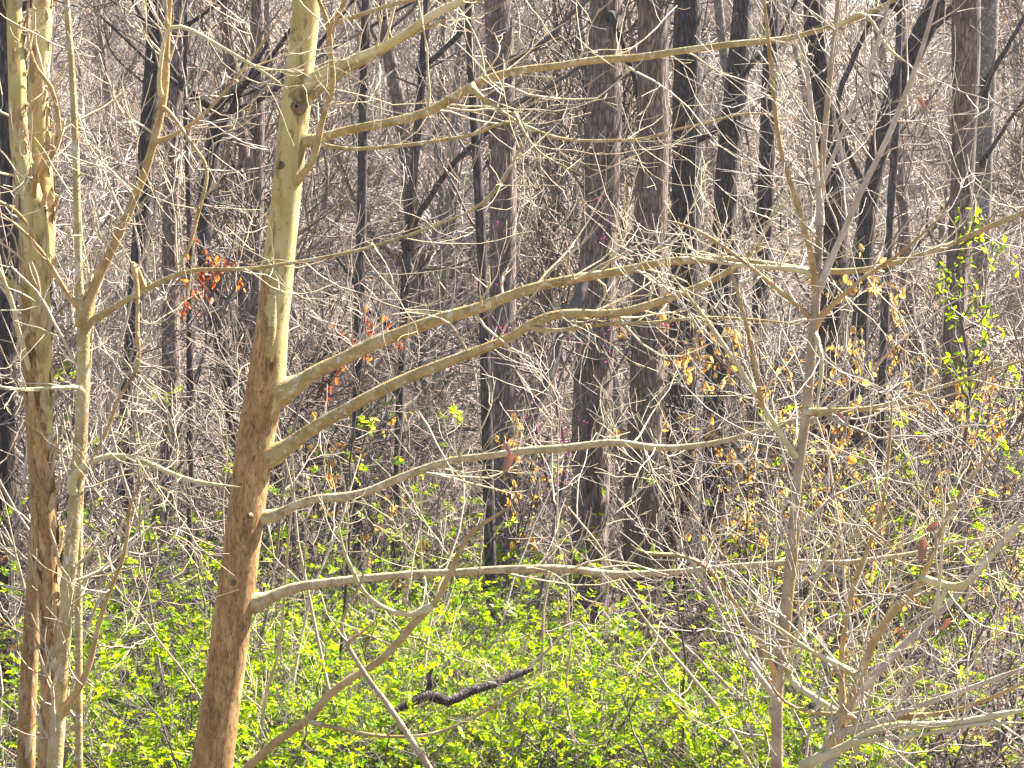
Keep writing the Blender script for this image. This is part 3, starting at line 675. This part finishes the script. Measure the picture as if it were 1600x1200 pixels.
# --- many-stemmed shrub in the lower right corner
traced_tree('bare_shrub', 'many-stemmed bare grey shrub fanning out in the lower right corner', 'shrub',
    [(1288, 1215, 20), (1302, 1165, 20), (1320, 1120, 19), (1345, 1080, 15), (1380, 1040, 13), (1420, 1000, 12), (1460, 965, 11), (1500, 925, 10), (1530, 885, 9), (1565, 845, 8), (1610, 800, 7), (1680, 740, 5)],
    5.5, M['greytwig'], [
    dict(p=[(1300, 1180, 14), (1318, 1130, 14), (1335, 1090, 13), (1350, 1040, 13), (1372, 990, 13), (1400, 950, 12), (1430, 925, 11), (1450, 880, 9), (1480, 800, 7), (1520, 740, 6), (1560, 690, 5)], d=5.45, d1=5.2, m=M['tan']),
    dict(p=[(1240, 1200, 12), (1290, 1180, 14), (1320, 1170, 14), (1345, 1150, 13), (1380, 1132, 12), (1430, 1131, 12), (1490, 1130, 11), (1550, 1120, 11), (1610, 1108, 10)], d=5.4, d1=5.1, m=M['cream']),
    dict(p=[(1315, 1140, 9), (1360, 1135, 9), (1410, 1110, 9), (1470, 1090, 9), (1530, 1070, 8), (1610, 1042, 8)], d=5.4, d1=5.2, m=M['greytwig']),
    dict(p=[(1330, 1160, 6), (1400, 1153, 6), (1470, 1145, 6), (1530, 1130, 6), (1610, 1128, 4)], d=5.3, d1=5.1, m=M['cream']),
    dict(p=[(1400, 1118, 7), (1450, 1118, 6), (1500, 1110, 6), (1560, 1085, 6), (1610, 1060, 5)], d=5.4, d1=5.1, m=M['tan']),
    dict(p=[(1318, 1110, 9), (1315, 1060, 8), (1314, 1010, 8), (1325, 960, 8), (1335, 910, 8), (1350, 870, 7), (1372, 820, 6), (1385, 740, 5), (1395, 620, 4)], d=5.45, d1=5.3, m=M['tan']),
    dict(p=[(1350, 1060, 8), (1310, 1040, 8), (1270, 1020, 7), (1245, 1005, 7), (1225, 985, 6), (1180, 960, 4)], d=5.4, d1=5.3, m=M['cream']),
    dict(p=[(1340, 1110, 6), (1290, 1116, 6), (1240, 1108, 5), (1210, 1085, 5), (1190, 1040, 4)], d=5.4, d1=5.3, m=M['tan']),
    dict(p=[(1508, 925, 7), (1540, 880, 7), (1570, 850, 7), (1610, 815, 6)], d=5.2, d1=5.1, m=M['cream']),
    dict(p=[(1225, 1060, 6), (1245, 1000, 6), (1260, 950, 7), (1275, 900, 6), (1290, 870, 6), (1310, 840, 5), (1340, 780, 4)], d=5.7, d1=5.5, m=M['cream']),
    dict(p=[(1222, 1040, 7), (1235, 960, 7), (1242, 880, 7), (1250, 820, 6), (1255, 760, 4)], d=5.7, d1=5.7, m=M['tan']),
    dict(p=[(1455, 970, 5), (1465, 940, 5), (1470, 880, 5), (1472, 800, 4), (1468, 720, 4)], d=5.2, d1=5.1, m=M['cream']),
    ], dict(per=13, lens=(.12, .6), rm=.0019, sub=4, up=.12), k=12, rough=.05, twigmat=M['greytwig'])

# --- bent stem and leaning switch at the bottom, in front of the green leaves
traced_tree('bent_sapling', 'olive bent stem bowing up to the right across the green shrubs at the bottom', 'tree',
    [(370, 1215, 13), (430, 1160, 13), (480, 1125, 13), (510, 1090, 13), (545, 1062, 12), (590, 1035, 12), (625, 1000, 12), (650, 970, 12), (672, 950, 11), (690, 925, 10), (705, 890, 9), (730, 840, 8), (760, 815, 6), (800, 790, 4)],
    6.6, M['tan'], [
    dict(p=[(668, 950, 8), (640, 963, 8), (610, 955, 7), (580, 938, 7), (560, 910, 6), (550, 885, 6), (535, 865, 5), (530, 820, 4)], d=6.55, d1=6.4, m=M['cream']),
    dict(p=[(485, 1130, 5), (540, 1140, 5), (600, 1152, 5), (680, 1145, 5), (740, 1120, 5), (790, 1095, 4), (850, 1050, 3)], d=6.55, d1=6.4, m=M['olive']),
    ], dict(per=9, lens=(.1, .35), rm=.002, sub=3), k=10, rough=.05, base_ground=False)
traced_tree('leaning_switch', 'thin bare brown switch slanting up to the left, crossing the bent stem', 'sapling',
    [(690, 1230, 10), (668, 1195, 10), (635, 1145, 10), (605, 1100, 9), (575, 1060, 8), (550, 1020, 7), (540, 1000, 6), (534, 975, 5), (545, 945, 5), (562, 915, 4), (580, 850, 3)],
    6.2, M['palebark'], [dict(p=[(541, 1005, 5), (555, 995, 4), (575, 980, 4), (600, 960, 3)], d=6.2, m=M['tan'])], dict(per=8, lens=(.1, .3), sub=2), k=8, base_ground=False)
def log():
    P, R = trace([(615, 1112, 9), (640, 1098, 13), (668, 1085, 17), (700, 1092, 15), (735, 1080, 14), (775, 1068, 13), (810, 1055, 12), (835, 1043, 9)], 7.9, 8.1, .04)
    P = wob_line(P, .006); base = P[0].copy()
    th = thing('fallen_branch', tuple(base), 'dark crooked dead branch lying among the green shrubs', 'branch')
    mb = MB(); mb.add(tubes(P, R, 10, .12)); put('limb', mb.mesh('limb', M['furrow_dark'], base), th)
    P2, R2 = trace([(668, 1085, 10), (672, 1070, 10), (671, 1056, 7), (676, 1045, 4)], 7.97, 7.97, .03)
    mb = MB(); mb.add(tubes(P2, R2, 8, .1)); put('stub', mb.mesh('stub', M['furrow_dark'], base), th)
log()

# ------------------------------------------------------------------ repeats: saplings, far trees, shrubs
def make_sapling(H, spread, dense, dark=False, multi=1, thin=1.0):
    st = MB(); tw = MB()
    start = np.zeros((multi, 3)) + rng.normal(0, .05 * (multi > 1), (multi, 3)) * [1, 1, 0]
    d = np.tile([0, 0, 1.], (multi, 1)) + rng.normal(0, .12 + .3 * (multi > 1), (multi, 3)) * [1, 1, 0]
    P = walk(start, d, np.full(multi, H) * rng.uniform(.7, 1, multi), 14, .10, .04)
    r0 = (.006 + .0055 * H / 2) * rng.uniform(.8, 1.2)
    R = np.tile(np.linspace(r0, .004, 14), (multi, 1))
    st.add(tubes(P, R, 7, .06))
    Q, RQ = spawn(P, R, max(5, int(dense * 17 / multi)), .12, .98, .5, 1.35, (.35 * spread, 1.15 * spread), .45, .5, 9, .15, .10, .0075 * thin, .5)
    RQ = np.minimum(RQ, .012 * thin)
    tw.add(tubes(Q, RQ, 4))
    Q2, R2 = spawn(Q, RQ, 5, .15, .98, .4, 1.2, (.2 * spread, .75 * spread), .4, .65, 6, .17, .06, .0058 * thin, .6)
    tw.add(tubes(Q2, R2, 3))
    Q3, R3 = spawn(Q2, R2, 2, .15, .98, .4, 1.2, (.10 * spread, .38 * spread), .3, .7, 4, .18, .05, .0046 * thin, .7)
    tw.add(tubes(Q3, R3, 3))
    return st, tw, Q2, Q3

SAP_GROUP = 'bare saplings of the thicket'
SAP_LABEL = 'bare twiggy sapling, one of the pale thicket filling the wood behind the trunks'
protos = []
for i in range(12):
    st, tw, _, _ = make_sapling(random.uniform(2.6, 5.2), random.uniform(.9, 1.4), random.uniform(.9, 1.4), multi=1 + (i % 3))
    dark = i % 6 == 5
    protos.append((st.mesh('stem', M['thicket_dark'] if dark else M['thicket']), tw.mesh('twigs', M['thicket_dark'] if dark else M['thicket'])))
def place(pr, x, y, rot, sc, label, group, name='bare_sapling', cat='sapling'):
    th = thing(name, (x, y, float(ground_z(x, y)) - .05), label, cat, group)
    th.rotation_euler = (random.uniform(-.08, .08), random.uniform(-.12, .12), rot); th.scale = (sc,) * 3
    put('stem', pr[0], th); put('twigs', pr[1], th, 'stuff')
    return th
n = 0
while n < 290:
    y = 13 + (random.random() ** 1.1) * 52
    hw = y * .268 + 2.0
    x = random.uniform(-hw, hw)
    sc = random.uniform(.75, 1.25) * (1 + .012 * max(0, y - 20))
    if y < 18.5 and random.random() < (.85 if .2 < x / y * F / 800 < .6 else .6): continue
    if .1 < x * F / y / 800 < .5 and y < 16: continue
    place(random.choice(protos), x, y, random.uniform(0, 6.28), sc, SAP_LABEL, SAP_GROUP)
    n += 1

fine = []
for i in range(5):
    st, tw, _, _ = make_sapling(random.uniform(2.6, 3.8), random.uniform(.8, 1.1), .4, multi=1 + i % 2, thin=.45)
    mt = M['twig'] if i % 2 else M['thicket']
    fine.append((st.mesh('stem', mt), tw.mesh('twigs', mt)))
for k in range(40):
    y = random.uniform(8.5, 14.5)
    place(random.choice(fine), random.uniform(-1, 1) * y * .29, y, random.uniform(0, 6.28), random.uniform(.6, 1.0),
          'thin pale bare sapling with few twigs, standing among the green shrubs', 'thin saplings among the green shrubs')

brush = []
for i in range(4):
    st, tw, _, _ = make_sapling(random.uniform(1.5, 2.1), .75, 1.0, multi=5, thin=.7)
    mt = M['thicket_dark'] if i % 2 else M['thicket']
    brush.append((st.mesh('stem', mt), tw.mesh('twigs', mt)))
for k in range(70):
    y = random.uniform(16.5, 30)
    place(random.choice(brush), random.uniform(-1, 1) * y * .28, y, random.uniform(0, 6.28), random.uniform(.6, 1.05),
          'low brown leafless brush on the ground between the large trunks', 'low leafless brush', 'leafless_brush', 'shrub')

# far trees on the rising slope
def make_far_tree(H, r0, crown=True):
    st = MB(); tw = MB()
    P = walk(np.zeros((1, 3)), np.array([[random.uniform(-.06, .06), random.uniform(-.06, .06), 1.]]), np.array([H]), 26, .035, .01)
    R = (r0 * (1 - np.linspace(0, 1, 26) ** 1.3) + .012)[None]
    R[0, 0] *= 1.4
    st.add(tubes(P, R, 10, .05))
    Q, RQ = spawn(P, R, 20, .15, .98, .5, 1.2, (1.2, 4.0), .45, .38, 11, .16, .10, .012, .35)
    st.add(tubes(Q, RQ, 5))
    Q2, R2 = spawn(Q, RQ, 7, .2, .98, .4, 1.1, (.6, 1.8), .35, .55, 7, .17, .08, .012, .5)
    tw.add(tubes(Q2, R2, 3))
    Q3, R3 = spawn(Q2, R2, 3, .15, .98, .4, 1.1, (.3, 1.1), .3, .7, 5, .16, .08, .012, .6)
    tw.add(tubes(Q3, R3, 3))
    return st, tw
FAR_GROUP = 'bare trees on the rising slope'
FAR_LABEL = 'bare grey tree on the rising slope far behind the large trunks'
fars = []
for i in range(7):
    st, tw = make_far_tree(random.uniform(9, 15), random.uniform(.06, .13))
    fars.append((st.mesh('trunk', M['smooth_grey'] if i % 4 else M['furrow']), tw.mesh('twigs', M['thicket'])))
n = 0
while n < 150:
    y = random.uniform(24, 108); hw = y * .268 + 3
    x = random.uniform(-hw, hw)
    th = thing('bare_tree', (x, y, float(ground_z(x, y)) - .15), FAR_LABEL, 'tree', FAR_GROUP)
    th.rotation_euler = (random.uniform(-.06, .06), random.uniform(-.08, .08), random.uniform(0, 6.28)); th.scale = (random.uniform(.8, 1.25),) * 3
    a, b = random.choice(fars)
    put('trunk', a, th); put('twigs', b, th, 'stuff')
    n += 1

# low leafy shrubs
def make_leafy(H, spread, nst, leafn, Ls, mat):
    st = MB(); lf = MB()
    start = rng.normal(0, .10, (nst, 3)) * [1, 1, 0]
    d = rng.normal(0, .55, (nst, 3)) * [1, 1, 0] + [0, 0, 1.]
    P = walk(start, d, rng.uniform(.7, 1.15, nst) * H, 10, .20, -.04)
    R = np.tile(np.linspace(.009, .003, 10), (nst, 1))
    st.add(tubes(P, R, 5))
    Q, RQ = spawn(P, R, 9, .25, .99, .6, 1.5, (.25 * spread, .7 * spread), .25, .6, 8, .22, .02, .0024, .5)
    st.add(tubes(Q, RQ, 3))
    Q2, R2 = spawn(Q, RQ, 5, .15, .99, .5, 1.3, (.10 * spread, .3 * spread), .3, .7, 5, .22, .03, .0018, .6)
    st.add(tubes(Q2, R2, 3))
    # leaves in opposite pairs along the finest shoots, mostly facing up
    A = np.concatenate([Q2.reshape(-1, 5, 3)])
    N = len(A)
    nc = leafn // 8; rep_ = 8
    who = rng.integers(0, N, nc); t = rng.uniform(.3, 1, nc) * 4; i = np.minimum(t.astype(int), 3); f = (t - i)[:, None]
    cpos = A[who, i] * (1 - f) + A[who, i + 1] * f
    ctan = unit(A[who, i + 1] - A[who, i])
    m = nc * rep_
    cpos = np.repeat(cpos, rep_, 0); ctan = np.repeat(ctan, rep_, 0)
    cn = np.repeat(unit(rng.normal(0, .4, (nc, 3)) + [0, 0, 1.]), rep_, 0)
    along = np.tile(np.repeat(np.arange(rep_ // 2), 2), nc)[:, None] * Ls * .38
    sgn = np.tile([1, -1], m // 2)[:, None]
    side = unit(unit(np.cross(ctan, cn)) * sgn + ctan * rng.uniform(.2, 1.0, (m, 1)) + rng.normal(0, .22, (m, 3)))
    nr = cn + rng.normal(0, .35, (m, 3))
    L = rng.uniform(Ls * .6, Ls * 1.15, m)
    lf.add(smallleaf(cpos + ctan * along, side, nr, L, L * .55))
    return st.mesh('stems', M['thicket_dark']), lf.mesh('leaves', mat, smooth=False)
leafy = [make_leafy(random.uniform(.9, 1.25), random.uniform(.9, 1.2), 9, 2050, .040, M['green']) for _ in range(6)]
loose = [make_leafy(random.uniform(1.6, 2.3), 1.1, 5, 660, .042, M['green']) for _ in range(4)]
yellowish = [make_leafy(random.uniform(1.3, 1.9), 1.0, 6, 600, .026, M['yellow']) for _ in range(3)]
LEAFY_LABEL = 'low spreading shrub in bright yellow-green new leaf, in the thicket below the trees'
def leafy_at(pr, x, y, sc, label, group):
    th = thing('leafy_shrub', (x, y, float(ground_z(x, y)) - .03), label, 'shrub', group)
    th.rotation_euler = (0, 0, random.uniform(0, 6.28)); th.scale = (sc,) * 3
    put('stems', pr[0], th, 'stuff'); put('leaves', pr[1], th, 'stuff')
n = 0
while n < 160:
    y = random.uniform(8.2, 19.5)
    u = random.uniform(120, 1260)
    x = (u - 800) / F * y
    # the thicket top in the photograph dips left and right
    top = 925 + 30 * math.sin(u / 140.) - (60 if 520 < u < 800 else 0) + (45 if u > 900 else 0)
    hmax = (CAMZ - (top - 600) / F * y) 
    if hmax < .45: continue
    sc = min(1.05, hmax / 1.15) * random.uniform(.8, 1.05)
    leafy_at(random.choice(leafy), x, y, sc, LEAFY_LABEL, 'leafy shrubs of the green thicket')
    n += 1
for u, y, s in [(440, 13, 1.0), (480, 12, .9), (540, 14, 1.0), (690, 14.5, 1.1), (720, 14, 1.0), (640, 15, 1.0), (380, 12.5, .95), (320, 12, .95), (240, 12.5, .9), (60, 12, .9), (20, 11, .9), (160, 13, .9),
                (1300, 12, 1.0), (1360, 11.5, .95), (1420, 13, 1.0), (1340, 10, .9), (1480, 12, 1.0), (1550, 11, 1.0), (1590, 13, 1.0), (1400, 15, 1.1), (1530, 15, 1.1), (1450, 9.5, .8), (560, 16, 1.1), (1250, 14, 1.0), (460, 14.5, 1.15), (520, 12.5, 1.0), (610, 13.5, 1.0), (660, 15.5, 1.15), (200, 14, 1.0), (290, 14.5, 1.1), (350, 11.5, .9), (420, 11.5, .95), (1470, 14, 1.2), (1580, 10, .9), (1510, 12.5, 1.1), (1390, 10.5, .9)]:
    leafy_at(random.choice(loose), (u - 800) / F * y, y, s, 'loose upright shrub with scattered small green leaves, taller than the green thicket', 'loose upright leafy shrubs')
for u, y, s in [(1040, 11, .9), (1090, 12, .9), (1000, 12.5, .8), (1290, 9.5, .8), (1330, 11, .9), (1450, 11, .95), (1520, 10, .9), (1580, 12, 1.0), (1380, 12.5, 1.0), (340, 9, .7), (410, 9.5, .7)]:
    leafy_at(random.choice(yellowish), (u - 800) / F * y, y, s, 'slender shrub dotted with tiny yellow buds', 'yellow-budded shrubs')

# withered-leaf saplings (young beech and oak that keep last year's leaves)
def make_withered(H, nleaf, Ls, mat, zlo=0, zhi=9):
    st, tw, Q2, Q3 = make_sapling(H, 1.0, 1.0)
    lf = MB()
    A = Q2; N = len(A)
    keep = rng.permutation(N)[:max(8, N // 3)]
    if zlo: keep = np.argsort(np.abs(A[:, 2] - [.05, 0, (zlo + zhi) / 2]) @ [1., .35, 1.])[:9]
    who = rng.choice(keep, nleaf); k = A.shape[1]
    i = rng.integers(1, k, nleaf)
    pos = A[who, i]
    d = rng.normal(0, .5, (nleaf, 3)) + [0, 0, -.9]
    L = rng.uniform(.6, 1.15, nleaf) * Ls
    lf.add(leafset(pos, d, rng.normal(0, 1, (nleaf, 3)), L, L * .5, .3))
    return st.mesh('stem', M['thicket_dark']), tw.mesh('twigs', M['thicket_dark']), lf.mesh('leaves', mat), float(pos[:, 0].mean())
wo_ = [make_withered(random.uniform(3.0, 4.2), 270, .074, M['orange']) for _ in range(4)]
wr_ = [make_withered(4.6, 85, .07, M['red'], 2.9, 3.3), make_withered(4.6, 85, .07, M['red'], 3.1, 3.5)]
def withered_at(pr, u, y, s, label, group):
    x = (u - 800) / F * y - (0 if group else pr[3] * s)
    th = thing('withered_sapling', (x, y, float(ground_z(x, y)) - .04), label, 'sapling', group)
    th.rotation_euler = (0, 0, random.uniform(0, 6.28) if group else 0); th.scale = (s,) * 3
    put('stem', pr[0], th); put('twigs', pr[1], th, 'stuff'); put('leaves', pr[2], th, 'stuff')
for u, y, s in [(1240, 15, 1.15), (1300, 14, 1.05), (1350, 13, 1.0), (1395, 13.5, 1.0), (1430, 14, 1.0), (1380, 16, 1.1), (1330, 17, 1.2), (1260, 17, 1.2), (1460, 16, 1.0), (1545, 17, 1.1), (1410, 12, .75), (1340, 12, .7), (1580, 15, .8)]:
    withered_at(random.choice(wo_), u, y, s, 'sapling holding clusters of withered orange leaves, around and beyond the tall pale sapling', 'orange-leaved saplings on the right')
withered_at(wr_[0], 340, 13.5, 1.0, 'sapling with withered red-orange leaves left of the leaning sycamore', None)
withered_at(wr_[1], 520, 13.8, 1.0, 'sapling with bright red-orange leaves between the leaning sycamore and the thin black trunk', None)
for u, y, s, lab in [(15, 13, .55, 'short sapling with orange leaves at the left margin behind the peeling sycamore'), (590, 15, .9, 'sapling with a few brown leaves behind the leaning sycamore branches'), (800, 14, .8, 'sapling with rusty leaves at the foot of the straight grey trunk')]:
    withered_at(wo_[int(u) % 4], u, y, s, lab, None)

# redbud
def redbud():
    th = None
    stems = [[(870, 800, 6), (890, 700, 6), (920, 640, 5), (955, 590, 5), (985, 540, 4)], [(885, 715, 5), (870, 620, 4), (900, 540, 4), (950, 510, 3), (1060, 515, 3)],
             [(870, 800, 5), (830, 650, 4), (800, 540, 4), (780, 440, 3), (770, 350, 3)], [(800, 540, 3), (760, 480, 3), (740, 400, 3)], [(955, 590, 3), (935, 450, 3), (945, 330, 2), (930, 300, 2)]]
    rows = down_to_ground(stems[0], 12.5, 1.2)
    P, R = trace(rows, 12.5, 12.6, .05); base = P[0].copy()
    th = thing('redbud_sapling', tuple(base), 'slender dark sapling dotted with magenta flower buds before the thickest trunk', 'sapling')
    mb = MB(); mb.add(tubes(P, R, 7, .06)); put('stem', mb.mesh('stem', M['thicket_dark'], base), th)
    bd = MB(); allp = [P[len(P) // 3:]]
    for s in stems[1:]:
        Pb, Rb = trace(s, 12.5, 12.4, .05); wob_line(Pb, .006)
        mb = MB(); mb.add(tubes(Pb, Rb, 5)); put('branch', mb.mesh('branch', M['thicket_dark'], base), th); allp.append(Pb)
    A = np.concatenate(allp)
    cl = A[rng.integers(0, len(A), 60)]
    n = 420
    pos = cl[rng.integers(0, 60, n)] + rng.normal(0, .022, (n, 3))
    L = rng.uniform(.010, .020, n)
    bd.add(smallleaf(pos, rng.normal(0, 1, (n, 3)), rng.normal(0, 1, (n, 3)), L, L * .7))
    put('buds', bd.mesh('buds', M['magenta'], base), th, 'stuff')
redbud()

# sprig of green in the right-hand tree
def sprig():
    c = px(1500, 400, 12.0); base = c.copy()
    th = thing('evergreen_vine', tuple(base), 'glossy green leafy vine hanging by the warm brown trunk near the right edge', 'vine')
    P, R = trace([(1520, 1060, 8), (1500, 800, 7), (1515, 600, 6), (1498, 480, 6), (1490, 400, 5), (1530, 370, 4), (1560, 385, 3)], 12.4, 11.9, .05)
    mb = MB(); mb.add(tubes(P, R, 6, .06)); put('stem', mb.mesh('stem', M['thicket_dark'], base), th)
    A, RA = poly(P, R, 30)
    Q, RQ = spawn(A, RA, 40, .55, .99, .5, 1.4, (.12, .45), .1, .6, 6, .25, .0, .002, .6)
    tw = MB(); tw.add(tubes(Q, RQ, 3)); put('twigs', tw.mesh('twigs', M['thicket_dark'], base), th, 'stuff')
    n = 330; w = rng.integers(0, len(Q), n); i = rng.integers(1, 6, n)
    L = rng.uniform(.035, .065, n)
    lf = MB(); lf.add(leafset(Q[w, i], rng.normal(0, .8, (n, 3)), rng.normal(0, .5, (n, 3)) + [0, 0, 1], L, L * .42, .2))
    put('leaves', lf.mesh('leaves', M['green'], base), th, 'stuff')
sprig()

# single dead leaves caught on twigs
for (x, y, d, L, ang, lab) in [
    (786, 690, 6.6, .052, -1.0, 'curled brown dead leaf caught on top of the pale middle branch'),
    (800, 705, 6.6, .085, -1.9, 'long pinkish dead leaf hanging below the pale middle branch'),
    (1306, 640, 5.9, .055, -1.0, 'pale tan dead leaf hanging beside the tall pale sapling'),
    (1442, 838, 5.2, .075, -1.6, 'pale pinkish dead leaf hanging over the lower right shrub'),
    (1470, 815, 5.2, .055, -2.6, 'rosy brown dead leaf just above the pale hanging one'),
    (1432, 150, 5.7, .05, -.9, 'curled brown dead leaf on the upper right switches'),
    (1485, 965, 5.2, .045, -2.2, 'small reddish dead leaf low on the lower right shrub')]:
    c = px(x, y, d)
    pos = np.array([c, c + [.004, .006, .0]]); dd = np.array([[math.cos(ang), -.2, math.sin(ang)], [math.cos(ang + .35), .5, math.sin(ang + .35)]])
    v, q = leafset(pos[:1], dd[:1], np.array([[.35, -1, .3]]), np.array([L]), np.array([L * .42]), .35)
    mb = MB(); mb.add((v, q))
    o = put('dead_leaf', mb.mesh('dead_leaf', M['brownleaf'], c)); o.location = c
    sub = o.modifiers.new('subdivision', 'SUBSURF'); sub.levels = 2; sub.render_levels = 2
    so_ = o.modifiers.new('thickness', 'SOLIDIFY'); so_.thickness = .0006
    o['label'] = lab; o['category'] = 'leaf'

# ------------------------------------------------------------------ thin spring haze in the air of the wood
def haze():
    m = bpy.data.materials.new('haze'); m.use_nodes = True
    nt = m.node_tree; nt.nodes.clear()
    out = nt.nodes.new('ShaderNodeOutputMaterial')
    v = nt.nodes.new('ShaderNodeVolumePrincipled')
    v.inputs['Color'].default_value = (.93, .93, 1.0, 1)
    v.inputs['Density'].default_value = HAZE
    v.inputs['Anisotropy'].default_value = .3
    nt.links.new(v.outputs[0], out.inputs['Volume'])
    x, y0, y1, z0, z1 = 240, -16, 430, -3, 95
    p = [(sx, sy, sz) for sx in (-x, x) for sy in (y0, y1) for sz in (z0, z1)]
    me = bpy.data.meshes.new('haze')
    me.from_pydata(p, [], [(0, 1, 3, 2), (4, 6, 7, 5), (0, 4, 5, 1), (2, 3, 7, 6), (0, 2, 6, 4), (1, 5, 7, 3)])
    me.materials.append(m)
    put('haze', me, kind='stuff')
HAZE = 0.00045
haze()
